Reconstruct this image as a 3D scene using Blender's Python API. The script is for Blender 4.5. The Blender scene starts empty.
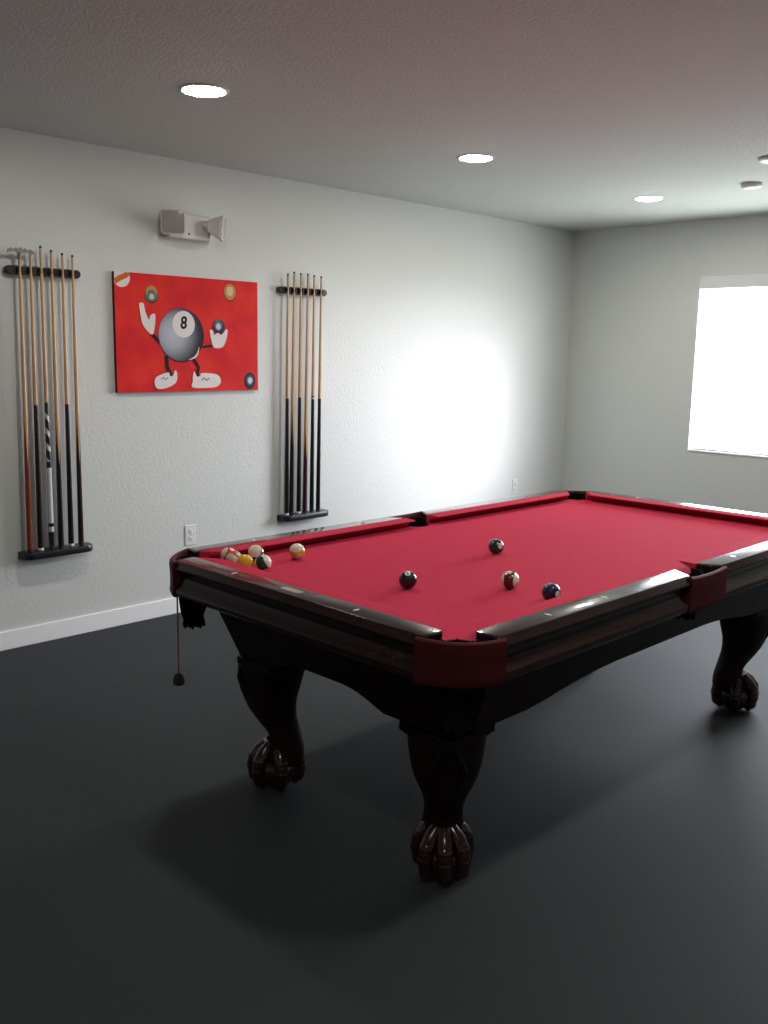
import bpy, bmesh, math, random
from mathutils import Vector, Matrix, Euler
random.seed(7)
PI = math.pi
scene = bpy.context.scene
COL = scene.collection

# ------------------------------------------------------------------ helpers
def tag(o, label=None, cat=None, group=None, kind=None):
    if label: o['label'] = label
    if cat: o['category'] = cat
    if group: o['group'] = group
    if kind: o['kind'] = kind
    return o

def empty(name, loc=(0, 0, 0), rotz=0.0):
    o = bpy.data.objects.new(name, None)
    o.empty_display_size = 0.1
    COL.objects.link(o)
    o.location = loc
    o.rotation_euler = (0, 0, rotz)
    return o

class MB:
    """collects geometry for ONE mesh object"""
    def __init__(self):
        self.v = []; self.f = []; self.m = []
    def add(self, verts, faces, mi=0):
        k = len(self.v)
        self.v += [tuple(p) for p in verts]
        for f in faces:
            self.f.append(tuple(i + k for i in f)); self.m.append(mi)
    def box(self, a, b, mi=0):
        x0, y0, z0 = a; x1, y1, z1 = b
        v = [(x0,y0,z0),(x1,y0,z0),(x1,y1,z0),(x0,y1,z0),(x0,y0,z1),(x1,y0,z1),(x1,y1,z1),(x0,y1,z1)]
        self.add(v, [(0,3,2,1),(4,5,6,7),(0,1,5,4),(1,2,6,5),(2,3,7,6),(3,0,4,7)], mi)
    def loft(self, rings, closed=True, cap0=True, cap1=True, mi=0):
        n = len(rings[0]); v = [p for r in rings for p in r]; f = []
        for i in range(len(rings) - 1):
            for j in range(n if closed else n - 1):
                a = i*n + j; b = i*n + (j+1) % n
                f.append((a, b, b+n, a+n))
        if cap0: f.append(tuple(reversed(range(n))))
        if cap1: f.append(tuple(range((len(rings)-1)*n, len(rings)*n)))
        self.add(v, f, mi)
    def lathe(self, prof, n=24, c=(0,0,0), cap0=True, cap1=True, mi=0):
        rings = [[(c[0]+r*math.cos(2*PI*j/n), c[1]+r*math.sin(2*PI*j/n), c[2]+z) for j in range(n)] for r, z in prof]
        self.loft(rings, True, cap0, cap1, mi)
    def tube(self, pts, rad, n=8, mi=0):
        pts = [Vector(p) for p in pts]
        if not hasattr(rad, '__len__'): rad = [rad]*len(pts)
        rings = []
        prev = None
        for i, p in enumerate(pts):
            d = (pts[min(i+1, len(pts)-1)] - pts[max(i-1, 0)]).normalized()
            ref = prev if prev is not None else (Vector((0,0,1)) if abs(d.z) < .9 else Vector((1,0,0)))
            a = (ref - d*ref.dot(d)).normalized(); b = d.cross(a); prev = a
            rings.append([tuple(p + (a*math.cos(2*PI*j/n) + b*math.sin(2*PI*j/n))*rad[i]) for j in range(n)])
        self.loft(rings, True, True, True, mi)
    def sphere(self, c, r, nu=24, nv=14, sc=(1,1,1), mi=0):
        v = [(c[0], c[1], c[2]-r*sc[2])]
        for i in range(1, nv):
            th = -PI/2 + PI*i/nv
            for j in range(nu):
                ph = 2*PI*j/nu
                v.append((c[0]+r*sc[0]*math.cos(th)*math.cos(ph), c[1]+r*sc[1]*math.cos(th)*math.sin(ph), c[2]+r*sc[2]*math.sin(th)))
        v.append((c[0], c[1], c[2]+r*sc[2])); f = []
        for j in range(nu): f.append((0, 1+(j+1) % nu, 1+j))
        for i in range(nv-2):
            for j in range(nu):
                a = 1+i*nu+j; b = 1+i*nu+(j+1) % nu
                f.append((a, b, b+nu, a+nu))
        t = len(v)-1; k = 1+(nv-2)*nu
        for j in range(nu): f.append((k+j, k+(j+1) % nu, t))
        self.add(v, f, mi)
    def build(self, name, mats, parent=None, smooth=35, bevel=0, loc=(0,0,0), seg=2):
        me = bpy.data.meshes.new(name)
        me.from_pydata(self.v, [], self.f)
        if not isinstance(mats, (list, tuple)): mats = [mats]
        for m in mats: me.materials.append(m)
        me.polygons.foreach_set('material_index', self.m)
        bm = bmesh.new(); bm.from_mesh(me)
        bmesh.ops.remove_doubles(bm, verts=bm.verts, dist=1e-6)
        bmesh.ops.recalc_face_normals(bm, faces=bm.faces)
        bm.to_mesh(me); bm.free()
        if smooth:
            me.polygons.foreach_set('use_smooth', [True]*len(me.polygons))
            me.set_sharp_from_angle(angle=math.radians(smooth))
        o = bpy.data.objects.new(name, me)
        COL.objects.link(o)
        o.location = loc
        if parent: o.parent = parent
        if bevel:
            b = o.modifiers.new('bevel', 'BEVEL'); b.width = bevel; b.segments = seg
            b.limit_method = 'ANGLE'; b.angle_limit = math.radians(40)
        return o

def copy_tree(o, parent=None):
    c = o.copy(); COL.objects.link(c)
    if parent: c.parent = parent
    for ch in list(o.children): copy_tree(ch, c)
    return c

# ------------------------------------------------------------------ materials
def mat(name, color=(.5,.5,.5), rough=.5, metal=0.0, coat=0.0, spec=.5, sheen=0.0):
    m = bpy.data.materials.new(name); m.use_nodes = True
    p = m.node_tree.nodes['Principled BSDF']
    p.inputs['Base Color'].default_value = (*color, 1)
    p.inputs['Roughness'].default_value = rough
    p.inputs['Metallic'].default_value = metal
    p.inputs['Coat Weight'].default_value = coat
    p.inputs['Coat Roughness'].default_value = .06
    p.inputs['Specular IOR Level'].default_value = spec
    p.inputs['Sheen Weight'].default_value = sheen
    return m

def N(m, t, **kw):
    n = m.node_tree.nodes.new(t)
    for k, v in kw.items():
        if k in n.inputs: n.inputs[k].default_value = v
        else: setattr(n, k, v)
    return n
def LK(m, a, b): m.node_tree.links.new(a, b)
def P(m): return m.node_tree.nodes['Principled BSDF']

def noise_color(m, c1, c2, scale, detail=4, stretch=None, lo=.35, hi=.65, coord='Object'):
    tc = N(m, 'ShaderNodeTexCoord'); src = tc.outputs[coord]
    if stretch:
        mp = N(m, 'ShaderNodeMapping'); mp.inputs['Scale'].default_value = stretch
        LK(m, src, mp.inputs['Vector']); src = mp.outputs['Vector']
    nz = N(m, 'ShaderNodeTexNoise'); nz.inputs['Scale'].default_value = scale; nz.inputs['Detail'].default_value = detail
    LK(m, src, nz.inputs['Vector'])
    cr = N(m, 'ShaderNodeValToRGB'); cr.color_ramp.elements[0].color = (*c1, 1); cr.color_ramp.elements[1].color = (*c2, 1)
    cr.color_ramp.elements[0].position = lo; cr.color_ramp.elements[1].position = hi
    LK(m, nz.outputs['Fac'], cr.inputs['Fac']); LK(m, cr.outputs['Color'], P(m).inputs['Base Color'])
    return src, nz
def bump(m, scale, strength, dist=.002, detail=3, coord='Object'):
    tc = N(m, 'ShaderNodeTexCoord')
    nz = N(m, 'ShaderNodeTexNoise'); nz.inputs['Scale'].default_value = scale; nz.inputs['Detail'].default_value = detail
    LK(m, tc.outputs[coord], nz.inputs['Vector'])
    b = N(m, 'ShaderNodeBump'); b.inputs['Strength'].default_value = strength; b.inputs['Distance'].default_value = dist
    LK(m, nz.outputs['Fac'], b.inputs['Height']); LK(m, b.outputs['Normal'], P(m).inputs['Normal'])

M = {}
M['wall'] = mat('wall_paint', (.635,.65,.625), .42, spec=.5); bump(M['wall'], 55, .35, .004, 4)
M['ceil'] = mat('ceiling_paint', (.60,.645,.615), .9); bump(M['ceil'], 90, .5, .005, 4)
M['floor'] = mat('floor_carpet', (.035,.041,.043), .66, spec=.10)
noise_color(M['floor'], (.034,.040,.042), (.046,.053,.055), 220, 3); bump(M['floor'], 260, .35, .002, 2)
M['trim'] = mat('white_trim_paint', (.90,.90,.91), .4)
M['plastic_white'] = mat('white_plastic', (.72,.72,.72), .35)
M['plastic_ivory'] = mat('ivory_plastic', (.76,.74,.70), .35)
M['slot'] = mat('dark_slot', (.03,.03,.03), .6)
M['cloth'] = mat('red_table_cloth', (.5,.03,.065), .95, spec=.06)
noise_color(M['cloth'], (.46,.028,.060), (.53,.037,.075), 140, 4)
M['wood'] = mat('dark_mahogany', (.022,.008,.007), .22, coat=.55, spec=.15)
noise_color(M['wood'], (.012,.005,.005), (.030,.010,.009), 9, 5, (1,9,9))
M['wood_leg'] = mat('dark_mahogany_carved', (.022,.007,.007), .42, coat=.03, spec=.12)
noise_color(M['wood_leg'], (.010,.003,.003), (.022,.006,.006), 14, 4, (6,6,1))
M['wood_foot'] = mat('mahogany_foot', (.030,.007,.007), .26, coat=.3)
M['leather'] = mat('oxblood_leather', (.060,.008,.009), .55, coat=0, spec=.12); bump(M['leather'], 300, .2, .001)
M['net'] = mat('black_leather_net', (.005,.004,.004), .9, spec=.1)
M['hole'] = mat('slate_edge', (.015,.012,.012), .8)
M['pearl'] = mat('pearl_inlay', (.75,.73,.68), .25)
M['silver'] = mat('silver_plate', (.42,.41,.39), .35, metal=.9)
M['black'] = mat('black_lacquer', (.010,.010,.011), .35)
M['rubber'] = mat('black_rubber', (.012,.012,.012), .7)
M['white_rub'] = mat('white_rubber', (.72,.71,.69), .6)
M['cord'] = mat('red_cord', (.26,.07,.08), .7)
M['clear'] = mat('bridge_grey', (.22,.22,.20), .4)
M['maple'] = mat('maple_shaft', (.55,.36,.17), .3, coat=.3)
noise_color(M['maple'], (.50,.31,.14), (.62,.42,.22), 30, 3, (1,1,.06))
M['ferrule'] = mat('ferrule', (.42,.36,.28), .4)
M['lens'] = mat('lamp_lens', (.46,.42,.39), .2, coat=.4)
M['blind'] = mat('blind_headrail', (.74,.74,.74), .5)
M['vinyl'] = mat('white_vinyl_frame', (.85,.85,.86), .35)

m = bpy.data.materials.new('window_glass'); m.use_nodes = True; nt = m.node_tree; nt.nodes.clear()
out = nt.nodes.new('ShaderNodeOutputMaterial'); mix = nt.nodes.new('ShaderNodeMixShader')
tr = nt.nodes.new('ShaderNodeBsdfTransparent'); tr.inputs['Color'].default_value = (.97,.98,.98,1)
gl = nt.nodes.new('ShaderNodeBsdfGlossy'); gl.inputs['Roughness'].default_value = .02
lw = nt.nodes.new('ShaderNodeLayerWeight'); lw.inputs['Blend'].default_value = .5
pw_ = nt.nodes.new('ShaderNodeMath'); pw_.operation = 'POWER'; pw_.inputs[1].default_value = 5; nt.links.new(lw.outputs['Facing'], pw_.inputs[0])
fr = nt.nodes.new('ShaderNodeMath'); fr.operation = 'MULTIPLY_ADD'; fr.inputs[1].default_value = .9; fr.inputs[2].default_value = .04; nt.links.new(pw_.outputs[0], fr.inputs[0])
nt.links.new(fr.outputs[0], mix.inputs[0]); nt.links.new(tr.outputs[0], mix.inputs[1]); nt.links.new(gl.outputs[0], mix.inputs[2])
nt.links.new(mix.outputs[0], out.inputs['Surface']); M['glass'] = m

CAN_STRENGTH = 165.0
m = mat('lit_diffuser', (.9,.9,.9), .5)
P(m).inputs['Emission Color'].default_value = (1.0,.965,.90,1); P(m).inputs['Emission Strength'].default_value = CAN_STRENGTH
M['lamp'] = m

# ------------------------------------------------------------------ room
L, H, RX, FY = 6.768, 2.514, 7.4, -3.4
WX0, WX1, WZ0, WZ1 = 1.137, 3.05, .811, 2.035       # window opening
def struct(mb, name, m, **kw):
    o = mb.build(name, m, smooth=0, **kw); o['kind'] = 'structure'; return o
b = MB(); b.box((-.15, FY-.15, -.12), (RX+.15, L+.2, 0)); struct(b, 'floor', M['floor'])
b = MB(); b.box((-.15, FY-.15, H), (RX+.15, L+.2, H+.12)); struct(b, 'ceiling', M['ceil'])
b = MB(); b.box((-.15, FY-.15, 0), (0, L+.2, H)); struct(b, 'wall_left', M['wall'])
b = MB(); b.box((RX, FY-.15, 0), (RX+.15, L+.2, H)); struct(b, 'wall_right', M['wall'])
b = MB(); b.box((0, FY-.15, 0), (RX, FY, H)); struct(b, 'wall_front', M['wall'])
D = .13
b = MB()
b.box((0, L, 0), (WX0, L+D, H)); b.box((WX1, L, 0), (RX, L+D, H))
b.box((WX0, L, 0), (WX1, L+D, WZ0)); b.box((WX0, L, WZ1), (WX1, L+D, H))
struct(b, 'wall_back', M['wall'])
def baseboard(name, a, c):
    b = MB(); b.box(a, c); struct(b, name, M['trim'], bevel=.004)
baseboard('baseboard_left', (0, FY, 0), (.014, L, .097))
baseboard('baseboard_back', (.014, L-.014, 0), (RX, L, .097))
baseboard('baseboard_right', (RX-.014, FY, 0), (RX, L-.014, .097))
baseboard('baseboard_front', (.014, FY, 0), (RX-.014, FY+.014, .097))

# window: frame, glass, sill
b = MB(); fy0, fy1, t = L+D+.002, L+D+.045, .05
b.box((WX0-t, fy0, WZ0-t), (WX0, fy1, WZ1+t)); b.box((WX1, fy0, WZ0-t), (WX1+t, fy1, WZ1+t))
b.box((WX0, fy0, WZ0-t), (WX1, fy1, WZ0)); b.box((WX0, fy0, WZ1), (WX1, fy1, WZ1+t))
xm = (WX0+WX1)/2; b.box((xm-.016, fy0, WZ0), (xm+.016, fy1, WZ1))
win = b.build('window_1', M['vinyl'], smooth=0); win['kind'] = 'structure'
b = MB(); b.box((WX0, fy0+.015, WZ0), (xm-.016, fy0+.02, WZ1)); b.box((xm+.016, fy0+.015, WZ0), (WX1, fy0+.02, WZ1))
b.build('window_glass', M['glass'], win, smooth=0)
b = MB(); b.box((WX0-.004, L-.008, WZ0-.014), (WX1+.004, fy0, WZ0)); b.build('window_sill', M['trim'], win, smooth=0, bevel=.003)

# rolled-up blind: head rail above the opening
t_ = empty('window_blind', ((WX0+WX1)/2, L, 2.013))
tag(t_, 'pale grey blind head rail mounted along the top of the bright window', 'blind')
hw = (WX1-WX0)/2 - .022
b = MB(); b.box((-hw, -.040, 0), (hw, 0, .088)); b.build('head_rail', M['blind'], t_, smooth=0, bevel=.006)
for s in (-1, 1):
    b = MB(); b.box((s*hw-.004, -.042, .003), (s*hw+.004, 0, .085)); b.build('end_cap', M['blind'], t_, smooth=0, bevel=.002)

# ------------------------------------------------------------------ pool table
Lt, Wt, TZ = 2.533, 1.412, .822
TH = .0072
U2 = Vector((math.sin(TH), math.cos(TH), 0)); V2 = Vector((-math.cos(TH), math.sin(TH), 0))
T0 = Vector((3.1717, 1.6431, 0))
def TW(u, v, z=0.0): return T0 + U2*u + V2*v + Vector((0, 0, z))
hl, hw2 = Lt/2, Wt/2
table = empty('pool_table', TW(hl, hw2), PI/2 - TH)
tag(table, 'dark mahogany pool table with red cloth, drop pockets and claw feet', 'pool table')
# table-local frame: x along the length, y across; corner (-hl,-hw2) is nearest the camera
ZB = TZ - .037                                             # cloth height

# --- cabinet with arched, inward-sloping aprons
def octo(d, c, n=26):
    """perimeter samples (x, y, side, t) of a rectangle inset by d with chamfer c"""
    a, bb = hl-d, hw2-d
    P8 = [(-a+c,-bb),(a-c,-bb),(a,-bb+c),(a,bb-c),(a-c,bb),(-a+c,bb),(-a,bb-c),(-a,-bb+c)]
    pts = []
    for k in range(8):
        p, q = P8[k], P8[(k+1) % 8]; nn = n if k % 2 == 0 else 4
        for i in range(nn):
            tt = i/nn; pts.append((p[0]+(q[0]-p[0])*tt, p[1]+(q[1]-p[1])*tt, k, tt))
    return pts
def apron_low(k, t, length):
    if k % 2: return .484
    edge = .13 if length > 2 else .2
    s = min(t, 1-t)
    if s < edge: return .484
    q = (s-edge)/(.5-edge)
    return .484 + .050*math.sin(min(1, q*1.6)*PI/2)
def ins(z): return .112 + (.69-z)/(.69-.484)*.068
rings = []
ref = octo(.112, .10)
lows = [apron_low(k, t, 3 if k in (0, 4) else 1) for (_, _, k, t) in ref]
lev = []
for zi in range(6):
    row = []
    for i, lo in enumerate(lows):
        z = .70 + (lo-.70)*zi/5
        x, y, _, _ = octo(ins(z), .10)[i]
        row.append((x, y, z))
    lev.append(row)
for zi in (5, 0):
    row = []
    for i, lo in enumerate(lows):
        z = .70 + (lo-.70)*zi/5
        x, y, _, _ = octo(ins(z)+.04, .09)[i]
        row.append((x, y, z))
    lev.append(row)
b = MB(); b.loft(lev + [lev[0]], True, False, False)
b.build('cabinet', M['wood_leg'], table, smooth=30)
b = MB(); b.box((-hl+.2, -hw2+.2, .66), (hl-.2, hw2-.2, .70)); b.build('underframe', M['hole'], table, smooth=0)

# --- slate bed covered in cloth, with pocket cut-outs
CP, CR, SP, SR = .108, .050, .080, .058
SX = -.02                                                # side pockets sit a little short of the middle
def bed_outline():
    e = .10; pts = []
    dx = math.sqrt(CR**2-(CP-e)**2); ds = math.sqrt(SR**2-(e-SP)**2)
    a0 = math.atan2(e-CP, dx)
    quarter = [(CP+CR*math.cos(a), CP+CR*math.sin(a)) for a in [PI/2-a0+(a0-(PI/2-a0))*i/12 for i in range(13)]]  # from the short-side edge to the long-side edge
    sa = math.atan2(e-SP, ds)
    side = [(SX+SR*math.cos(a), SP+SR*math.sin(a)) for a in [PI-sa+(sa-(PI-sa))*i/12 for i in range(13)]]
    half = [(-hl+x, -hw2+y) for x, y in quarter] + [(x, -hw2+y) for x, y in side]
    half += [(hl-x, -hw2+y) for x, y in reversed(quarter)]
    mir = [(x if abs(x) > .2 else x-2*SX, y) for x, y in half]
    return half + [(-x, -y) for x, y in mir]
b = MB(); o_ = bed_outline()
b.loft([[(x, y, .745) for x, y in o_], [(x, y, ZB-.002) for x, y in o_], [(x*.9995, y*.9995, ZB) for x, y in o_]])
b.build('cloth_bed', M['cloth'], table, smooth=30)

# --- wooden rails and cloth cushions (u = run direction, d = distance in from the outer edge)
RAIL = [(.085,0),(.019,0),(.015,-.0015),(.004,-.017),(0,-.022),(.0008,-.028),(.010,-.034),(.018,-.048),(.0195,-.062),
        (.016,-.075),(.008,-.087),(.0015,-.095),(0,-.104),(.002,-.115),(.010,-.122),(.030,-.128),(.085,-.128)]
CUSH = [(.085,-.0008),(.120,-.001),(.1405,-.0014),(.1465,-.0026),(.1475,-.0044),(.1460,-.0068),(.108,-.017),(.094,-.0372),(.085,-.0372)]
def lerp(a, c, t): return a+(c-a)*t
def run_piece(prof, o0, i0, o1, i1, place, din, bev=0.0):
    """extrude prof between end cuts; cut position goes from o (at d=0 or the back) to i (at depth din)"""
    d0, d1 = din
    rings = []
    def ring(tt, sh):
        r = []
        cd = sum(p[0] for p in prof)/len(prof); cz = sum(p[1] for p in prof)/len(prof)
        for d, z in prof:
            q = (d-d0)/(d1-d0)
            e0 = lerp(o0, i0, q); e1 = lerp(o1, i1, q)
            dd = d+(cd-d)*sh; zz = z+(cz-z)*sh
            r.append(place(lerp(e0, e1, tt), dd, TZ+zz))
        return r
    if bev:
        ln = abs(o1-o0)
        rings = [ring(0, .09), ring(bev*.35/ln, .02), ring(bev/ln, 0), ring(.5, 0), ring(1-bev/ln, 0), ring(1-bev*.35/ln, .02), ring(1, .09)]
    else:
        rings = [ring(0, 0), ring(.5, 0), ring(1, 0)]
    mb = MB(); mb.loft(rings); return mb
near = lambda s, d, z: (s-hl, d-hw2, z)                # long side, right hand
far = lambda s, d, z: (hl-s, hw2-d, z)
endn = lambda s, d, z: (d-hl, hw2-s, z)                # short side nearest the camera
endf = lambda s, d, z: (hl-d, s-hw2, z)
CO, CI = .150, .140                                     # rail ends at the corner pockets
SO, SI = .118, .070                                     # rail ends at the side pockets
pieces = []
for pl in (near, far):
    h_ = hl + (SX if pl is near else -SX)
    pieces.append((pl, CO, CI, h_-SO, h_-SI, .150, .225, h_-.064, h_-.072, [h_-.2794*k for k in (1, 2, 3)]))
    pieces.append((pl, h_+SO, h_+SI, Lt-CO, Lt-CI, h_+.064, h_+.072, Lt-.150, Lt-.225, [h_+.2794*k for k in (1, 2, 3)]))
for pl in (endn, endf):
    sg = [hw2-.2794, hw2+.2794] + ([hw2] if pl is endf else [])
    pieces.append((pl, CO, CI, Wt-CO, Wt-CI, .150, .225, Wt-.150, Wt-.225, sg))
for (pl, o0, i0, o1, i1, c0, n0, c1, n1, sights) in pieces:
    r_ = run_piece(RAIL, o0, i0, o1, i1, pl, (0, .085), .010).build('rail', M['wood'], table, smooth=25)
    run_piece(CUSH, c0, n0, c1, n1, pl, (.085, .1475)).build('cushion', M['cloth'], table, smooth=40)
    for s in sights:
        sb = MB(); pts = []
        for k in range(4):
            a = PI/2*k; pts.append((s+.0055*math.cos(a), .051+.013*math.sin(a)))
        sb.loft([[pl(x, d, TZ-.001) for x, d in pts], [pl(x, d, TZ+.0006) for x, d in pts]])
        so = sb.build('sight', M['pearl'], r_, smooth=0); so['label'] = 'pale diamond inlay'
    if pl is endn:
        sb = MB(); pts = []
        for k in range(24):
            a = 2*PI*k/24; pts.append((hw2+.045*math.copysign(abs(math.cos(a))**.6, math.cos(a)), .053+.013*math.copysign(abs(math.sin(a))**.6, math.sin(a))))
        sb.loft([[pl(x, d, TZ-.001) for x, d in pts], [pl(x, d, TZ+.0008) for x, d in pts]])
        so = sb.build('nameplate', M['silver'], r_, smooth=0); so['label'] = 'small silver oval nameplate'

# --- pockets: leather shield, hanging net and fringe
SHIELD = [(-.022,-.050),(-.018,-.016),(-.011,-.005),(-.003,-.003),(.003,-.008),(.005,-.020),(.003,-.050),(.003,-.095),(.005,-.112),(.001,-.123),(-.010,-.126),(-.014,-.112)]
def shield(P0, C, P2, n=16):
    rings = []
    for i in range(n+1):
        t = i/n
        p = Vector(P0)*(1-t)**2 + Vector(C)*2*t*(1-t) + Vector(P2)*t*t
        d = (Vector(C)-Vector(P0))*(1-t) + (Vector(P2)-Vector(C))*t
        nrm = Vector((d.y, -d.x)).normalized()
        dip = -.004*math.sin(PI*t)
        rings.append([(p.x+nrm.x*o, p.y+nrm.y*o, TZ+z+(dip if z > -.06 else 0)) for o, z in SHIELD])
    mb = MB(); mb.loft(rings); return mb
DK = [1.0]
def net(c, side):
    """open leather basket below the hole: cup, straps, and two slack side loops"""
    mb = MB()
    prof = [(.051,-.036),(.053,-.060),(.052,-.10),(.048,-.14),(.041,-.175),(.032,-.20),(.028,-.212)]
    prof = [(r, -.036+(z+.036)*DK[0]) for r, z in prof]
    n = 20
    mb.lathe([(r, TZ+z) for r, z in prof] + [(r-.006, TZ+z) for r, z in reversed(prof)], n, (c[0], c[1], 0), False, False)
    for k in range(8):
        a = 2*PI*k/8
        mb.tube([(c[0]+(r+.002)*math.cos(a), c[1]+(r+.002)*math.sin(a), TZ+z) for r, z in prof], .005, 6)
    return mb
def loops(c, out):
    o = Vector(out).normalized(); s = Vector((-o.y, o.x)); res = []
    for sg in (-1, 1):
        mb = MB()
        pts = []
        for i in range(9):
            t = i/8
            w = sg*(.066*(1-t)+.032*t)
            f = .035*(1-t)+.018*t
            z = -.036+(-.079*(1-t) - .169*t - .045*math.sin(PI*t))*DK[0]
            pts.append((c[0]+o.x*f+s.x*w, c[1]+o.y*f+s.y*w, TZ+z))
        mb.tube(pts, .005, 6); res.append(mb)
    return res
def fringe(c):
    mb = MB(); n = 22
    dz = .176*(1-DK[0])
    mb.lathe([(.032,TZ-.205+dz),(.036,TZ-.212+dz),(.032,TZ-.219+dz)], 16, (c[0], c[1], 0))
    for k in range(n):
        a = 2*PI*k/n; ca, sa = math.cos(a), math.sin(a)
        mb.tube([(c[0]+r*ca, c[1]+r*sa, TZ+z+dz) for r, z in ((.026,-.212),(.028,-.225),(.032,-.238),(.035,-.248-.004*(k % 3)))], [.006,.0065,.0065,.005], 6)
    return mb
def make_pocket(P0, C, P2, c, out):
    p = shield(P0, C, P2).build('pocket', M['leather'], table, smooth=40)
    a0 = math.atan2(out[1], out[0]); lb = MB(); rr = CR if out[0] else SR-.006
    lb.loft([[(c[0]+r*math.cos(a0+k), c[1]+r*math.sin(a0+k), TZ+z) for r, z in ((rr-.004,-.016),(rr,-.014),(rr,-.05),(rr-.004,-.05))] for k in [-1.75+3.5*i/20 for i in range(21)]])
    lb.build('pocket_liner', M['net'], p, smooth=40)
    n_ = net(c, out).build('pocket_net', M['net'], p, smooth=50); [lp.build('net_loop', M['net'], p, smooth=50) for lp in loops(c, out)]
    fringe(c).build('fringe', M['net'], p, smooth=50)
for sx in (-1, 1):
    for sy in (-1, 1):
        A = (sx*(hl+.001), sy*(hw2-.160)); B = (sx*(hl-.160), sy*(hw2+.001)); Cc = (sx*(hl-.036), sy*(hw2-.036))
        if sx*sy > 0: A, B = B, A
        # order so that the curve's left-hand normal points outwards
        make_pocket(B, Cc, A, (sx*(hl-CP), sy*(hw2-CP)), (sx, sy))
for sy in (-1, 1):
    DK[0] = .55
    A = ((SX if sy < 0 else SX)-.124, sy*(hw2+.0)); B = ((SX if sy < 0 else SX)+.124, sy*(hw2+.0)); Cc = ((SX if sy < 0 else SX), sy*(hw2+.010))
    if sy > 0: A, B = B, A
    make_pocket(A, Cc, B, (SX, sy*(hw2-SP-.002)), (0, sy))

# --- cabriole legs with ball-and-claw feet
LEG = [  # z, front, back, half width, squareness
    (.470,.132,-.105,.112,1.25),(.440,.137,-.100,.114,1.25),(.405,.137,-.090,.110,1.3),(.365,.131,-.080,.104,1.4),(.325,.118,-.069,.094,1.5),(.290,.101,-.066,.080,1.7),
    (.255,.075,-.068,.066,1.9),(.220,.046,-.076,.059,2),(.190,.028,-.084,.058,2),(.165,.030,-.090,.060,2),(.140,.040,-.094,.066,2),(.115,.052,-.094,.070,2),(.095,.050,-.086,.066,2)]
def make_leg():
    mb = MB(); n = 28; rings = []
    for z, fr, bk, w, e in LEG:
        c = (fr+bk)/2; h = (fr-bk)/2; r = []
        for j in range(n):
            a = 2*PI*j/n; ca, sa = math.cos(a), math.sin(a)
            r.append((c+h*math.copysign(abs(ca)**(2/e), ca), w*math.copysign(abs(sa)**(2/e), sa), z))
        rings.append(r)
    mb.loft(list(reversed(rings)))
    # raised leaf carving on the knee
    for s in (-1, 1):
        mb.tube([(.125, s*.010, .45), (.126, s*.030, .41), (.108, s*.045, .365), (.088, s*.030, .315), (.080, s*.006, .285)], [.004,.010,.011,.008,.003], 8)
    lg = mb.build('leg', M['wood_leg'], table, smooth=50)
    mb = MB()   # square capital under the cabinet corner: corners point along +-x, +-y
    for z0, z1, r in ((.490,.474,.126),(.474,.450,.138),(.450,.440,.126)):
        q = []
        for k in range(4):
            a = PI/2*k
            for da in (-.09, .09): q.append((r*math.cos(a+da), r*math.sin(a+da)))
        mb.loft([[(x, y, z1) for x, y in q], [(x, y, z0) for x, y in q]])
    mb.build('capital', M['wood_leg'], lg, smooth=0, bevel=.004)
    mb = MB()   # ball held by claws
    mb.sphere((.004, 0, .066), .066, 28, 16, (1.16, 1.10, 1))
    for a in (0, .80, -.80, 1.9, -1.9, PI):
        pts = []
        for t, r, z in ((0,.030,.158),(.2,.052,.136),(.4,.070,.108),(.6,.077,.074),(.8,.072,.040),(1,.056,.014)):
            pts.append((.004+r*math.cos(a)*1.06, r*math.sin(a), z))
        mb.tube(pts, [.018,.024,.025,.023,.021,.012], 12)
        mb.sphere(pts[2], .0255, 12, 8); mb.sphere(pts[3], .0238, 12, 8); mb.sphere(pts[4], .0218, 12, 8)
    mb.build('claw_foot', M['wood_foot'], lg, smooth=60)
    return lg
leg0 = make_leg()
IA, IB = .293, .300
first = True
for sx in (-1, 1):
    for sy in (-1, 1):
        lg = leg0 if first else copy_tree(leg0, table); first = False
        lg.location = (sx*(hl-IA-(.035 if sx > 0 else 0)), sy*(hw2-IB-(.035 if sy > 0 else 0)), 0)
        lg.rotation_euler = (0, 0, math.atan2(sy, sx))

# --- cue chalk holder hanging on a cord from the left corner pocket
cw = TW(-.012+.0, Wt-.128, 0)
cz_top = TZ-.128
ch = empty('chalk_holder', (1.853, 1.705, .367))
tag(ch, 'black chalk holder dangling on a thin red cord from the left corner pocket', 'chalk holder')
b = MB(); b.tube([(0, 0, .035), (.0005, 0, .15), (0, 0, .30), (.002, -.001, .326)], .0028, 8); b.build('cord', M['cord'], ch)
b = MB(); b.lathe([(.004,.040),(.011,.038),(.018,.029),(.0205,.016),(.0205,.002),(.017,-.002),(.014,-.002),(.013,.004)], 20); b.build('holder_cup', M['rubber'], ch)
b = MB(); b.tube([(0,0,.036),(.006,0,.042),(0,0,.048),(-.006,0,.042),(0,0,.036)], .002, 6); b.build('ring', M['silver'], ch)

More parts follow.
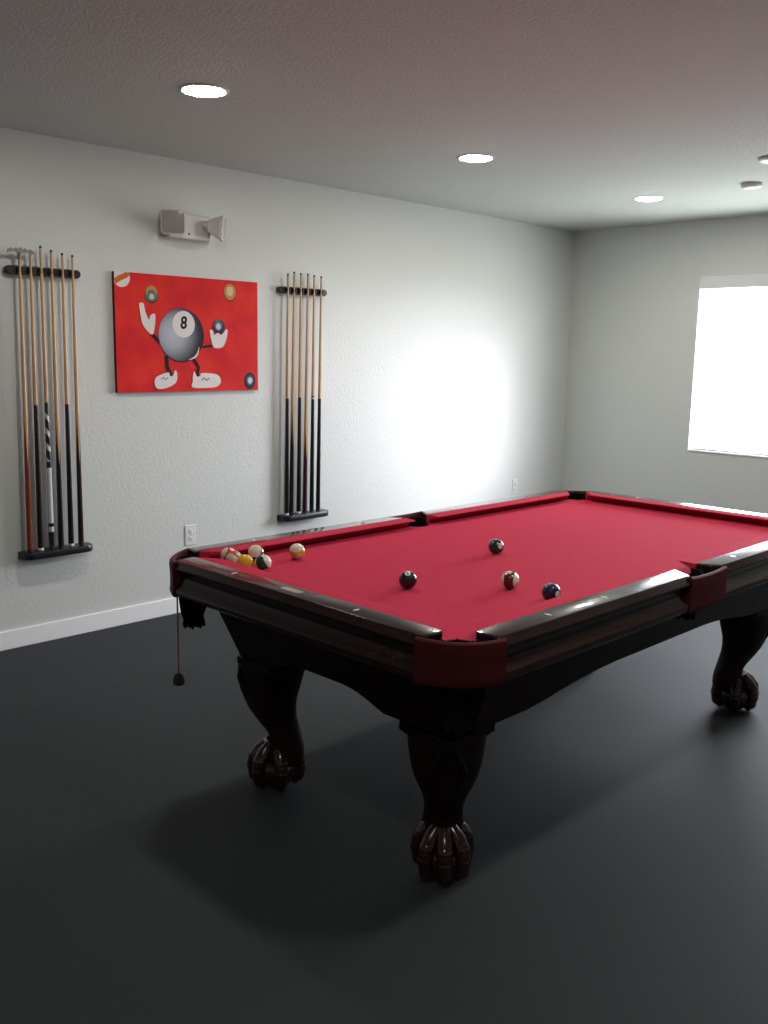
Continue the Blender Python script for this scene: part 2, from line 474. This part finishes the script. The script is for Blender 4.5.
# ------------------------------------------------------------------ balls
BR = .0286
CAMC = Vector((4.5153, 0, 1.51621)); FW = Vector((-.69150567,.70205084,-.17013088)); RT = Vector((.71021858,.70376627,.0173956)); UPV = Vector((-.13194498,.10880096,.98526792))
def text_mesh(s, size, bold=0):
    cu = bpy.data.curves.new('t', 'FONT'); cu.body = s; cu.size = size; cu.align_x = 'CENTER'; cu.align_y = 'CENTER'
    cu.resolution_u = 3; cu.offset = bold
    to = bpy.data.objects.new('t', cu); COL.objects.link(to)
    dg = bpy.context.evaluated_depsgraph_get(); dg.update()
    me = bpy.data.meshes.new_from_object(to.evaluated_get(dg))
    vs = [v.co.copy() for v in me.vertices]; fs = [tuple(p.vertices) for p in me.polygons]
    bpy.data.objects.remove(to); bpy.data.curves.remove(cu); bpy.data.meshes.remove(me)
    return vs, fs
IVORY = (.72,.64,.50)
def ball_mat(name, c, stripe):
    m = mat('ball_'+name, c, .12, coat=.5)
    if stripe:
        tc = N(m, 'ShaderNodeTexCoord'); sp = N(m, 'ShaderNodeSeparateXYZ'); LK(m, tc.outputs['Object'], sp.inputs[0])
        ab = N(m, 'ShaderNodeMath', operation='ABSOLUTE'); LK(m, sp.outputs['Z'], ab.inputs[0])
        lt = N(m, 'ShaderNodeMath', operation='LESS_THAN'); LK(m, ab.outputs[0], lt.inputs[0]); lt.inputs[1].default_value = BR*.52
        mx = N(m, 'ShaderNodeMix', data_type='RGBA'); mx.inputs['A'].default_value = (*IVORY, 1); mx.inputs['B'].default_value = (*c, 1)
        LK(m, lt.outputs[0], mx.inputs['Factor']); LK(m, mx.outputs['Result'], P(m).inputs['Base Color'])
    return m
M['spot'] = mat('ball_number_spot', (.75,.70,.60), .15, coat=.5)
M['digit'] = mat('ball_digit', (.01,.01,.01), .2)
def make_ball(num, c, stripe, u, v, axis, face, label, kind, group):
    """axis = stripe axis, face = direction of one number spot, each as (right, up, towards viewer) of the photo"""
    w = lambda t: (RT*t[0] + UPV*t[1] - FW*t[2]).normalized()
    pos = TW(u, v, ZB+BR)
    bmz = MB(); bmz.sphere((0,0,0), BR, 32, 20)
    o = bmz.build(kind, ball_mat(str(num), c, stripe), smooth=180)
    o.location = pos
    fx = w(face); az = w(axis); az = (az - fx*az.dot(fx)).normalized(); ay = az.cross(fx)
    o.rotation_mode = 'QUATERNION'
    o.rotation_quaternion = Matrix((fx, ay, az)).transposed().to_quaternion()
    tag(o, label, 'billiard ball', group)
    if num:
        vs, fs = text_mesh(str(num), .0125)
        for s in (1, -1):
            sb = MB(); rings = []
            for k in range(1, 6):
                a = .33*k/5
                rings.append([(s*(BR+.0002)*math.cos(a), (BR+.0002)*math.sin(a)*math.cos(2*PI*j/20), (BR+.0002)*math.sin(a)*math.sin(2*PI*j/20)) for j in range(20)])
            sb.loft(rings, True, True, False)
            sp = sb.build('number_spot', M['spot'], o, smooth=180)
            db = MB(); vv = []
            for p in vs:
                q = Vector((math.sqrt(max(1e-9, BR*BR - p.x**2 - p.y**2)), p.x, p.y)).normalized()*(BR+.0005)
                vv.append((q.x, q.y, q.z) if s > 0 else (-q.x, -q.y, q.z))
            db.add(vv, fs); db.build('number', M['digit'], sp, smooth=0)
    return o
G1 = 'balls gathered in the left corner of the table'; G2 = 'balls scattered on the red cloth'
make_ball(11, (.55,.03,.03), True, .207, 1.235, (-.55,.55,.35), (.45,.7,.35), 'red striped ball behind the others in the corner cluster, against the far cushion', 'billiard_ball', G1)
make_ball(13, (.62,.09,.03), True, .190, 1.180, (-.55,-.6,.5), (.5,.6,.4), 'orange-red striped ball in front of the red striped ball', 'billiard_ball', G1)
make_ball(1, (.80,.42,.015), False, .182, 1.108, (0,1,0), (.9,-.75,-.1), 'amber yellow ball at the front of the corner cluster', 'billiard_ball', G1)
make_ball(10, (.02,.03,.05), True, .304, 1.209, (-.5,.55,.6), (.75,-.3,.3), 'mostly cream ball with a dark band, at the back of the cluster', 'billiard_ball', G1)
make_ball(14, (.008,.05,.035), True, .227, 1.069, (.8,.42,.15), (.35,-.85,.4), 'dark green striped ball on the right of the corner cluster', 'billiard_ball', G1)
make_ball(9, (.62,.33,.03), True, .429, 1.136, (-.1,.92,.4), (.3,-.5,.7), 'yellow striped ball standing alone right of the cluster', 'billiard_ball', G1)
make_ball(8, (.008,.008,.009), False, .425, .591, (0,.2,1), (-.03,.72,.6), 'black eight ball in the middle foreground of the cloth', 'eight_ball', G2)
make_ball(6, (.008,.032,.028), False, 1.041, .73, (-.4,.5,.3), (.38,.05,.75), 'very dark green ball, farthest out toward the far end', 'billiard_ball', G2)
make_ball(15, (.10,.012,.015), True, .669, .379, (.88,.02,.36), (-.1,.8,.35), 'maroon striped cream ball near the right-hand rail', 'billiard_ball', G2)
make_ball(2, (.010,.014,.05), False, .638, .202, (0,1,.1), (.55,-.12,.8), 'dark blue ball closest to the right-hand rail', 'billiard_ball', G2)

# ------------------------------------------------------------------ cue racks and cues
def capsule(y0, y1, r, n=10):
    pts = []
    for i in range(n+1):
        a = -PI/2 + PI*i/n; pts.append((y1-r+r*math.cos(a), r*math.sin(a)))
    for i in range(n+1):
        a = PI/2 + PI*i/n; pts.append((y0+r+r*math.cos(a), r*math.sin(a)))
    return pts
def make_rack(yc, ys, label):
    t = empty('cue_rack', (.002, yc, .47))
    tag(t, label, 'cue rack', 'wall cue racks')
    hwid = .190
    b = MB(); sec = capsule(-hwid, hwid, .021)
    b.loft([[(x, y*s, 1.398+z*s2) for y, z in sec] for x, s, s2 in ((0,1,1),(.030,1,1),(.036,.985,.85))])
    for y, yb in ys:     # clip fingers on both sides of each cue
        for s in (-1, 1):
            b.box((.034, y-yc+s*.010-.003, 1.386), (.056, y-yc+s*.010+.003, 1.410))
    b.build('top_bar', M['black'], t, smooth=30)
    b = MB()
    hw_ = .188; pts = []
    for i in range(9):
        a = PI/2*i/8; pts.append((.045+.047*math.sin(a), hw_-.047+.047*math.cos(a)))
    plan = [(0, hw_)] + [(.045+.047*math.sin(PI/2*i/8), hw_-.047+.047*math.cos(PI/2*i/8)) for i in range(9)]
    plan += [(x, -y) for x, y in reversed(plan)]
    b.loft([[(x*sx, y*sy, z) for x, y in plan] for sx, sy, z in ((.88,.98,-.014),(.97,.995,-.011),(1,1,-.002),(1,1,.014),(.97,.99,.022))])
    b.build('base_ledge', M['black'], t, smooth=35)
    return t
def butt_mat(name, c, z1, z2):
    """butt colour with four long splice points rising into maple between z1 and z2"""
    m = mat('butt_'+name, c, .3, coat=.12, spec=.3)
    tc = N(m, 'ShaderNodeTexCoord'); sp = N(m, 'ShaderNodeSeparateXYZ'); LK(m, tc.outputs['Object'], sp.inputs[0])
    at = N(m, 'ShaderNodeMath', operation='ARCTAN2'); LK(m, sp.outputs['Y'], at.inputs[0]); LK(m, sp.outputs['X'], at.inputs[1])
    pp = N(m, 'ShaderNodeMath', operation='PINGPONG'); LK(m, at.outputs[0], pp.inputs[0]); pp.inputs[1].default_value = PI/4
    mu = N(m, 'ShaderNodeMath', operation='MULTIPLY_ADD'); LK(m, pp.outputs[0], mu.inputs[0]); mu.inputs[1].default_value = (z2-z1)/(PI/4); mu.inputs[2].default_value = z1
    gt = N(m, 'ShaderNodeMath', operation='GREATER_THAN'); LK(m, sp.outputs['Z'], gt.inputs[0]); LK(m, mu.outputs[0], gt.inputs[1])
    mx = N(m, 'ShaderNodeMix', data_type='RGBA'); mx.inputs['A'].default_value = (*c, 1); mx.inputs['B'].default_value = (.54,.34,.16,1)
    LK(m, gt.outputs[0], mx.inputs['Factor']); LK(m, mx.outputs['Result'], P(m).inputs['Base Color'])
    return m
def sleeve_mat():
    """white butt with black cap, ring and a slanting black pattern near the joint"""
    m = mat('butt_white_zigzag', (.7,.7,.7), .25, coat=.4)
    tc = N(m, 'ShaderNodeTexCoord'); sp = N(m, 'ShaderNodeSeparateXYZ'); LK(m, tc.outputs['Object'], sp.inputs[0])
    cr = N(m, 'ShaderNodeValToRGB'); cr.color_ramp.interpolation = 'CONSTANT'
    at = N(m, 'ShaderNodeMath', operation='ARCTAN2'); LK(m, sp.outputs['Y'], at.inputs[0]); LK(m, sp.outputs['X'], at.inputs[1])
    ma = N(m, 'ShaderNodeMath', operation='MULTIPLY_ADD'); LK(m, at.outputs[0], ma.inputs[0]); ma.inputs[1].default_value = .012; LK(m, sp.outputs['Z'], ma.inputs[2])
    fr_ = N(m, 'ShaderNodeMath', operation='DIVIDE'); LK(m, ma.outputs[0], fr_.inputs[0]); fr_.inputs[1].default_value = .0754
    ft = N(m, 'ShaderNodeMath', operation='FRACT'); LK(m, fr_.outputs[0], ft.inputs[0])
    th = N(m, 'ShaderNodeMath', operation='GREATER_THAN'); LK(m, ft.outputs[0], th.inputs[0]); th.inputs[1].default_value = .62
    sc_ = N(m, 'ShaderNodeMath', operation='DIVIDE'); LK(m, sp.outputs['Z'], sc_.inputs[0]); sc_.inputs[1].default_value = .76
    els = cr.color_ramp.elements; W_, K_ = (.62,.62,.64,1), (.01,.01,.012,1)
    els[0].position = 0; els[0].color = K_; els[1].position = .115; els[1].color = W_
    for p_, c_ in ((.150, K_), (.175, W_), (.545, K_), (.975, (.6,.55,.35,1))):
        e = els.new(p_); e.color = c_
    LK(m, sc_.outputs[0], cr.inputs['Fac'])
    inr = N(m, 'ShaderNodeMath', operation='COMPARE'); LK(m, sc_.outputs[0], inr.inputs[0]); inr.inputs[1].default_value = .77; inr.inputs[2].default_value = .18
    mul = N(m, 'ShaderNodeMath', operation='MULTIPLY'); LK(m, inr.outputs[0], mul.inputs[0]); LK(m, th.outputs[0], mul.inputs[1])
    mx = N(m, 'ShaderNodeMix', data_type='RGBA'); mx.inputs['B'].default_value = W_
    LK(m, mul.outputs[0], mx.inputs['Factor']); LK(m, cr.outputs['Color'], mx.inputs['A']); LK(m, mx.outputs['Result'], P(m).inputs['Base Color'])
    return m
def cue_radius(z, ln): return .0145 + (.0060-.0145)*min(1, z/ln)
def make_cue(y0, y1, ln, bm_, bz, white_bumper, label, group, tipm='rubber', name='pool_cue', cat='pool cue', zfoot=.494, ring=None):
    # foot on the ledge at y0; passes y1 at bar height
    x0 = .052; lean = (y1-y0)/1.372
    o = empty(name, (x0, y0, zfoot)); o.rotation_euler = (-math.atan(lean), -.003, 0)
    tag(o, label, cat, group)
    zb0 = .014
    b = MB(); b.lathe([(.012,0),(.0145,.002),(.0145,zb0)], 16); b.build('bumper', M['white_rub'] if white_bumper else M['rubber'], o)
    b = MB(); b.lathe([(cue_radius(z, ln), z) for z in [zb0 + (bz-zb0)*i/6 for i in range(7)]], 20); b.build('butt', bm_, o)
    b = MB(); b.lathe([(cue_radius(z, ln), z) for z in [bz + (ln-.034-bz)*i/6 for i in range(7)]], 16); b.build('shaft', M['maple'], o)
    if ring:
        b = MB(); r = cue_radius(ring, ln)+.0006; b.lathe([(r, ring-.006),(r, ring+.006)], 18); b.build('joint_ring', M['silver'], o)
    if name == 'pool_cue':
        b = MB(); b.lathe([(.0060, ln-.034),(.0060, ln-.011)], 14); b.build('ferrule', M['ferrule'] if tipm != 'dark' else M['black'], o)
        b = MB(); b.lathe([(.0060, ln-.011),(.0060, ln-.004),(.004, ln)], 14); b.build('tip', M['rubber'], o)
    return o
dark_m = mat('butt_black_brown', (.012,.008,.009), .3, coat=.12, spec=.3)
dark_b = mat('butt_black', (.007,.007,.010), .3, coat=.12, spec=.3)
GL_, GR_ = 'cues in the left rack', 'cues in the right rack'
ysL = [(2.028,2.011),(2.082,2.066),(2.135,2.125),(2.188,2.175),(2.245,2.230),(2.298,2.285)]
ysR = [(3.678,3.664),(3.726,3.701),(3.779,3.761),(3.835,3.811),(3.886,3.869),(3.944,3.923)]
make_rack(2.158, ysL, 'black wooden cue rack left of the red painting')
make_rack(3.815, ysR, 'black wooden cue rack right of the red painting')
# left rack
br = make_cue(ysL[0][1], ysL[0][0], 1.475, butt_mat('russet', (.19,.040,.018), .43, .66), .68, False, 'mechanical bridge stick with russet butt, leftmost in the left rack', GL_, name='bridge_stick', cat='bridge stick')
b = MB()    # bridge head: flat notched crosspiece
prof = [(-.066,-.012),(-.060,.004),(-.045,.010),(-.034,.002),(-.022,.013),(-.011,.004),(0,.016),(.011,.004),(.022,.013),(.034,.002),(.045,.010),(.060,.004),(.066,-.012),(.030,-.006),(0,-.012),(-.030,-.006)]
b.loft([[(x, y, 1.462+z) for y, z in prof] for x in (.010, .019)])
b.lathe([(.009,1.425),(.010,1.462)], 12); b.box((.006,-.010,1.452),(.012,.010,1.470))
o = b.build('bridge_head', M['clear'], br, smooth=30); o['label'] = 'grey notched crosspiece'
make_cue(ysL[1][1], ysL[1][0], 1.470, dark_m, .730, True, 'cue with plain black butt and white bumper, next to the bridge stick', GL_)
make_cue(ysL[2][1], ysL[2][0], 1.495, sleeve_mat(), .745, False, 'cue with a white sleeve and black zigzag pattern, third in the left rack', GL_)
make_cue(ysL[3][1], ysL[3][0], 1.480, butt_mat('black_points', (.010,.008,.009), .42, .62), .64, False, 'cue with black points, just right of the white-sleeved cue', GL_)
make_cue(ysL[4][1], ysL[4][0], 1.470, dark_m, .730, True, 'cue with plain black butt and white bumper, fifth in the left rack', GL_)
make_cue(ysL[5][1], ysL[5][0], 1.465, butt_mat('plum_points', (.028,.010,.013), .42, .66), .68, False, 'cue with dark plum points, rightmost in the left rack', GL_)
# right rack
make_cue(ysR[0][1], ysR[0][0], 1.470, dark_m, .725, True, 'cue with plain black butt, leftmost in the right rack', GR_)
make_cue(ysR[1][1], ysR[1][0], 1.485, butt_mat('brown_points', (.016,.009,.009), .43, .66), .68, False, 'cue with black points, second in the right rack', GR_)
make_cue(ysR[2][1], ysR[2][0], 1.480, dark_m, .730, True, 'cue with plain black butt and white bumper, third in the right rack', GR_)
make_cue(ysR[3][1], ysR[3][0], 1.480, butt_mat('maroon_points', (.040,.010,.014), .34, .52), .54, False, 'cue with long maroon points, fourth in the right rack', GR_)
make_cue(ysR[4][1], ysR[4][0], 1.475, dark_b, .735, False, 'cue with blue-black butt and a pale joint ring, fifth in the right rack', GR_, ring=.722)
make_cue(ysR[5][1], ysR[5][0], 1.472, dark_b, .718, False, 'cue with plain black butt, rightmost in the right rack', GR_)

# ------------------------------------------------------------------ painting
PW, PH = .929, .626
def flat(name, c, rough=.55):
    return mat('paint_'+name, c, rough, spec=.15)
pr = flat('red', (.62,.016,.018), .6); noise_color(pr, (.60,.012,.018), (.74,.030,.020), 7, 6)
pw = flat('white', (.72,.68,.66)); pk = flat('black', (.012,.010,.012)); pside = flat('edge', (.10,.008,.010))
pg = flat('ball_grey', (.2,.2,.2))
tc = N(pg, 'ShaderNodeTexCoord'); mp = N(pg, 'ShaderNodeMapping'); mp.inputs['Location'].default_value = (0, -(.372*PW-PW/2), -(.50*PH-PH/2))
LK(pg, tc.outputs['Object'], mp.inputs['Vector'])
ln_ = N(pg, 'ShaderNodeVectorMath', operation='LENGTH'); LK(pg, mp.outputs['Vector'], ln_.inputs[0])
cr = N(pg, 'ShaderNodeValToRGB'); LK(pg, ln_.outputs['Value'], cr.inputs['Fac'])
cr.color_ramp.elements[0].position = .0; cr.color_ramp.elements[0].color = (.52,.54,.60,1)
cr.color_ramp.elements[1].position = .20; cr.color_ramp.elements[1].color = (.012,.012,.016,1)
for p_, c_ in ((.075,(.38,.39,.45,1)), (.13,(.15,.155,.18,1)), (.17,(.035,.036,.045,1))):
    e = cr.color_ramp.elements.new(p_); e.color = c_
LK(pg, cr.outputs['Color'], P(pg).inputs['Base Color'])
pgreen = flat('green', (.10,.17,.08)); ptan = flat('tan', (.50,.27,.09)); pnavy = flat('navy', (.02,.025,.05)); pslate = flat('slate', (.10,.11,.17))
por = flat('orange', (.60,.13,.02)); pbl = flat('pale_blue', (.50,.55,.68)); pcr = flat('cream', (.66,.50,.30))
pm = [pside, pr, pw, pk, pg, pgreen, ptan, pnavy, pslate, por, pbl, pcr]
IX = {n: i for i, n in enumerate(['side','red','white','black','grey','green','tan','navy','slate','orange','pale','cream'])}
b = MB()
b.box((0, -PW/2, -PH/2), (.022, PW/2, PH/2), IX['side'])
def cxy(u, v): return ((u-.5)*PW, (v-.5)*PH)
layer = [.0225]
def poly(pts, color, uv=True):
    layer[0] += .00012
    q = [cxy(*p) for p in pts] if uv else pts
    b.add([(layer[0], max(-PW/2, min(PW/2, y)), max(-PH/2, min(PH/2, z))) for y, z in q], [tuple(range(len(q)))], IX[color])
def disc(u, v, r, color, sx=1.0, n=40, a0=0, a1=2*PI):
    y, z = cxy(u, v); k = n if a1-a0 >= 2*PI-.01 else n+1
    poly([(y+r*sx*math.cos(a0+(a1-a0)*i/n), z+r*math.sin(a0+(a1-a0)*i/n)) for i in range(k)], color, False)
def smooth_poly(pts, n=6):
    out = []; k = len(pts)
    for i in range(k):
        p0, p1, p2, p3 = (Vector(pts[(i+j-1) % k]) for j in range(4))
        for s in range(n):
            t = s/n
            out.append(tuple(.5*((2*p1) + (p2-p0)*t + (2*p0-5*p1+4*p2-p3)*t*t + (3*p1-p0-3*p2+p3)*t**3)))
    return out
def stroke(pts, w, color):
    q = [Vector(cxy(*p)) for p in pts]; dense = []
    for i in range(len(q)-1):
        for s in range(5): dense.append(q[i].lerp(q[i+1], s/5))
    dense.append(q[-1])
    lft, rgt = [], []
    for i, p in enumerate(dense):
        d = (dense[min(i+1, len(dense)-1)]-dense[max(i-1, 0)]).normalized(); nn = Vector((-d.y, d.x))
        lft.append(tuple(p+nn*w/2)); rgt.append(tuple(p-nn*w/2))
    poly(lft+rgt[::-1], color, False)
poly([(0,0),(1,0),(1,1),(0,1)], 'red')
# corner ball, cut by the canvas edge
disc(.045, .955, .050, 'white'); stroke([(.0,.915),(.03,.945),(.075,.975),(.09,.998)], .028, 'orange')
# small painted balls
disc(.235, .825, .043, 'black', .98); disc(.235, .832, .041, 'green', .98); disc(.235, .850, .034, 'tan', .95); disc(.235, .822, .030, 'green', .9); disc(.236, .812, .016, 'pale')
disc(.787, .888, .048, 'black', .88); disc(.787, .894, .046, 'tan', .88); disc(.787, .902, .027, 'cream', .85)
disc(.934, .087, .049, 'navy', .86); disc(.936, .092, .030, 'slate', .86); disc(.936, .090, .019, 'pale', .9); disc(.936, .090, .012, 'white', .5)
# figure: limbs, ball body, gloves, shoes
stroke([(.225,.501),(.251,.47),(.285,.425)], .021, 'black'); stroke([(.579,.391),(.612,.402),(.66,.408)], .014, 'black')
stroke([(.325,.315),(.329,.218),(.356,.13)], .024, 'black'); stroke([(.510,.295),(.547,.213),(.533,.12)], .021, 'black')
disc(.431, .493, .1475, 'black'); disc(.428, .496, .1425, 'grey')
poly(smooth_poly([(.478,.282),(.515,.307),(.540,.347),(.553,.396),(.551,.350),(.532,.305),(.503,.285)]), 'white')
disc(.448, .590, .072, 'white')
vs, fs = text_mesh('8', .094, .003)
layer[0] += .0003; y8, z8 = cxy(.448, .598)
b.add([(layer[0], y8+p.x*.9+.10*p.y, z8+p.y) for p in vs], fs, IX['black'])
disc(.700, .579, .042, 'navy', .98); disc(.697, .592, .032, 'slate', .95); disc(.696, .582, .018, 'pale', .9)
poly(smooth_poly([(.151,.742),(.165,.756),(.181,.748),(.191,.68),(.213,.619),(.223,.654),(.243,.669),(.255,.654),(.25,.566),(.236,.496),(.21,.509),(.172,.573),(.159,.649)]), 'white')
poly(smooth_poly([(.632,.542),(.645,.55),(.657,.539),(.664,.507),(.691,.523),(.717,.507),(.736,.531),(.752,.558),(.764,.547),(.757,.483),(.733,.408),(.698,.387),(.658,.397),(.642,.459)]), 'white')
poly(smooth_poly([(.24,.087),(.254,.13),(.296,.157),(.339,.167),(.346,.137),(.368,.146),(.379,.186),(.393,.17),(.394,.114),(.38,.074),(.335,.041),(.279,.025),(.248,.042)]), 'white')
poly(smooth_poly([(.506,.145),(.517,.177),(.533,.133),(.558,.138),(.566,.161),(.635,.159),(.687,.143),(.709,.097),(.696,.054),(.65,.031),(.506,.034),(.503,.09)]), 'white')
stroke([(.285,.108),(.30,.128),(.315,.105),(.332,.125)], .005, 'slate'); stroke([(.565,.095),(.585,.12),(.605,.095),(.625,.12)], .005, 'slate')
pa = b.build('painting', pm, smooth=0, loc=(.002, 2.537+PW/2, 1.2735+PH/2))
tag(pa, 'red canvas painting of an eight ball with gloved hands and white shoes', 'painting')

# ------------------------------------------------------------------ emergency light
em = empty('emergency_light', (0, 3.0, 2.165))
tag(em, 'white twin-head emergency light on the wall above the red painting', 'emergency light')
b = MB(); b.box((0, -.145, -.068), (.052, .125, .068)); b.build('body', M['plastic_ivory'], em, smooth=0, bevel=.012, seg=3)
def lamp_head(loc, yaw, pitch):
    b = MB()
    def sq(h, x, r): return [(x, y, z) for y, z in [(h-r,-h),(h,-h+r),(h,h-r),(h-r,h),(-h+r,h),(-h,h-r),(-h,-h+r),(-h+r,-h)]]
    b.loft([sq(.026,-.045,.006), sq(.034,-.040,.008), sq(.060,.022,.010), sq(.063,.026,.010), sq(.063,.040,.010), sq(.058,.042,.010), sq(.056,.034,.010)])
    hd = b.build('lamp_head', M['plastic_ivory'], em, smooth=20); hd.location = loc; hd.rotation_euler = (0, pitch, yaw)
    b = MB(); b.loft([sq(.0565,.032,.010), sq(.0565,.037,.010), sq(.040,.042,.012)]); b.build('lens', M['lens'], hd, smooth=30)
    b = MB(); b.tube([(-.042,0,0),(-.075,0,0)], .016, 12); b.build('swivel', M['plastic_ivory'], hd)
lamp_head((.105, -.150, .006), math.radians(-38), math.radians(8))
lamp_head((.105, .125, .004), math.radians(48), math.radians(8))
b = MB(); b.tube([(.050,-.02,-.040),(.054,-.02,-.040)], .006, 10); b.build('test_button', M['slot'], em)

# ------------------------------------------------------------------ outlets
def outlet(y, z, label):
    t = empty('wall_outlet', (0, y, z)); tag(t, label, 'outlet', 'wall outlets')
    b = MB(); b.box((0, -.036, -.060), (.006, .036, .060)); b.build('cover_plate', M['plastic_white'], t, smooth=0, bevel=.003)
    for s in (-1, 1):
        b = MB(); b.lathe([(.0165,0),(.0165,.0025),(.0150,.003)], 20)
        b.v = [(.0055+zz, yy, xx*.85+s*.021) for xx, yy, zz in b.v]
        r = b.build('socket', M['plastic_white'], t)
        b = MB()
        for q in (-.006, .006): b.box((.0083, q-.001, s*.021-.001), (.0088, q+.001, s*.021+.008))
        b.box((.0083,-.0025,s*.021-.0095),(.0088,.0025,s*.021-.005)); b.build('slots', M['slot'], r, smooth=0)
    b = MB(); b.tube([(.0058,0,0),(.0068,0,0)], .003, 10); b.build('screw', M['silver'], t)
outlet(2.987, .447, 'white wall outlet below the red painting, above the left end of the table')
outlet(6.092, .449, 'white wall outlet near the far corner of the room, above the far rail')

# ------------------------------------------------------------------ ceiling fixtures
def can(x, y, label):
    t = empty('recessed_light', (x, y, H)); tag(t, label, 'ceiling light', 'recessed ceiling lights')
    b = MB(); b.lathe([(.083,-.004),(.086,-.006),(.096,-.004),(.100,0),(.083,0),(.083,-.004)], 40, cap0=False, cap1=False); b.build('trim_ring', M['plastic_white'], t)
    b = MB(); b.lathe([(.083,-.0005),(.083,-.004),(.070,-.008),(.035,-.0105),(.001,-.011)], 40); b.build('diffuser', M['lamp'], t, smooth=60)
can(1.260, 2.255, 'lit round ceiling light nearest the viewer, above the painting side')
can(1.263, 3.935, 'lit round ceiling light in the middle of the row of three')
can(1.315, 5.624, 'lit round ceiling light farthest away, near the back wall')
can(3.75, 2.255, 'lit round ceiling light of the right-hand row, nearest the viewer')
can(3.75, 3.935, 'lit round ceiling light of the right-hand row, beside the table middle')
can(3.75, 5.624, 'lit round ceiling light of the right-hand row, near the window wall')
can(3.75, 0.57, 'added unseen ceiling light extending the right-hand row, brightening the foreground')  # extra out-of-view lamp, added to lift the foreground floor and lower left wall
def detector(x, y, r, h, label, name, cat):
    t = empty(name, (x, y, H)); tag(t, label, cat)
    b = MB(); b.lathe([(r*.92,0),(r*.92,-h*.22)], 32); b.build('base_plate', M['plastic_white'], t)
    b = MB(); b.lathe([(r,-h*.2),(r,-h*.62),(r*.9,-h*.86),(r*.7,-h),(.001,-h)], 32); b.build('cover', M['plastic_white'], t)
detector(2.03, 5.525, .060, .028, 'small white round smoke detector on the ceiling near the window', 'smoke_detector', 'smoke detector')
detector(2.425, 4.91, .085, .018, 'white round ceiling disc cut off by the right edge of the photo', 'ceiling_fixture', 'ceiling fixture')

# ------------------------------------------------------------------ daylight
SKY, GROUND = 26.0, 10.0
w = bpy.data.worlds.new('daylight'); scene.world = w; w.use_nodes = True; nt = w.node_tree
bg = nt.nodes['Background']; tc = nt.nodes.new('ShaderNodeTexCoord'); sp = nt.nodes.new('ShaderNodeSeparateXYZ'); mr = nt.nodes.new('ShaderNodeMapRange'); mx = nt.nodes.new('ShaderNodeMix'); mx.data_type = 'RGBA'
nt.links.new(tc.outputs['Generated'], sp.inputs[0]); nt.links.new(sp.outputs['Z'], mr.inputs['Value'])
mr.inputs['From Min'].default_value = -.05; mr.inputs['From Max'].default_value = .05
mx.inputs['A'].default_value = (GROUND, GROUND*1.0, GROUND*.98, 1); mx.inputs['B'].default_value = (SKY*.955, SKY*.955, SKY*1.06, 1)
nt.links.new(mr.outputs['Result'], mx.inputs['Factor']); nt.links.new(mx.outputs['Result'], bg.inputs['Color'])
pd = bpy.data.lights.new('window_portal', 'AREA'); pd.shape = 'RECTANGLE'; pd.size = WX1-WX0; pd.size_y = WZ1-WZ0
pd.cycles.is_portal = True
po = bpy.data.objects.new('window_portal', pd); COL.objects.link(po)
po.location = ((WX0+WX1)/2, L+D+.06, (WZ0+WZ1)/2); po.rotation_euler = (-PI/2, 0, 0)   # faces into the room

sd = bpy.data.lights.new('sun', 'SUN'); sd.energy = 2.5; sd.angle = math.radians(17); sd.color = (.975,.94,1.0)
so = bpy.data.objects.new('sun', sd); COL.objects.link(so); so.location = (4.5, 9.5, 3.0)
so.rotation_euler = Vector((-1, -.745, -.35)).to_track_quat('-Z', 'Y').to_euler()

# ------------------------------------------------------------------ camera and view
cd = bpy.data.cameras.new('camera'); cam = bpy.data.objects.new('camera', cd); COL.objects.link(cam)
cam.matrix_world = Matrix(((RT.x, UPV.x, -FW.x, CAMC.x), (RT.y, UPV.y, -FW.y, CAMC.y), (RT.z, UPV.z, -FW.z, CAMC.z), (0,0,0,1)))
cd.sensor_fit = 'VERTICAL'; cd.sensor_height = 24; cd.lens = 932.4/1024*24
scene.camera = cam
vs_ = scene.view_settings
scene.display_settings.display_device = 'sRGB'
vs_.view_transform = 'Standard'; vs_.look = 'None'; vs_.gamma = 1; vs_.use_curve_mapping = False; vs_.exposure = 0.07
scene.cycles.use_denoising = True
scene.cycles.max_bounces = 8; scene.cycles.diffuse_bounces = 5
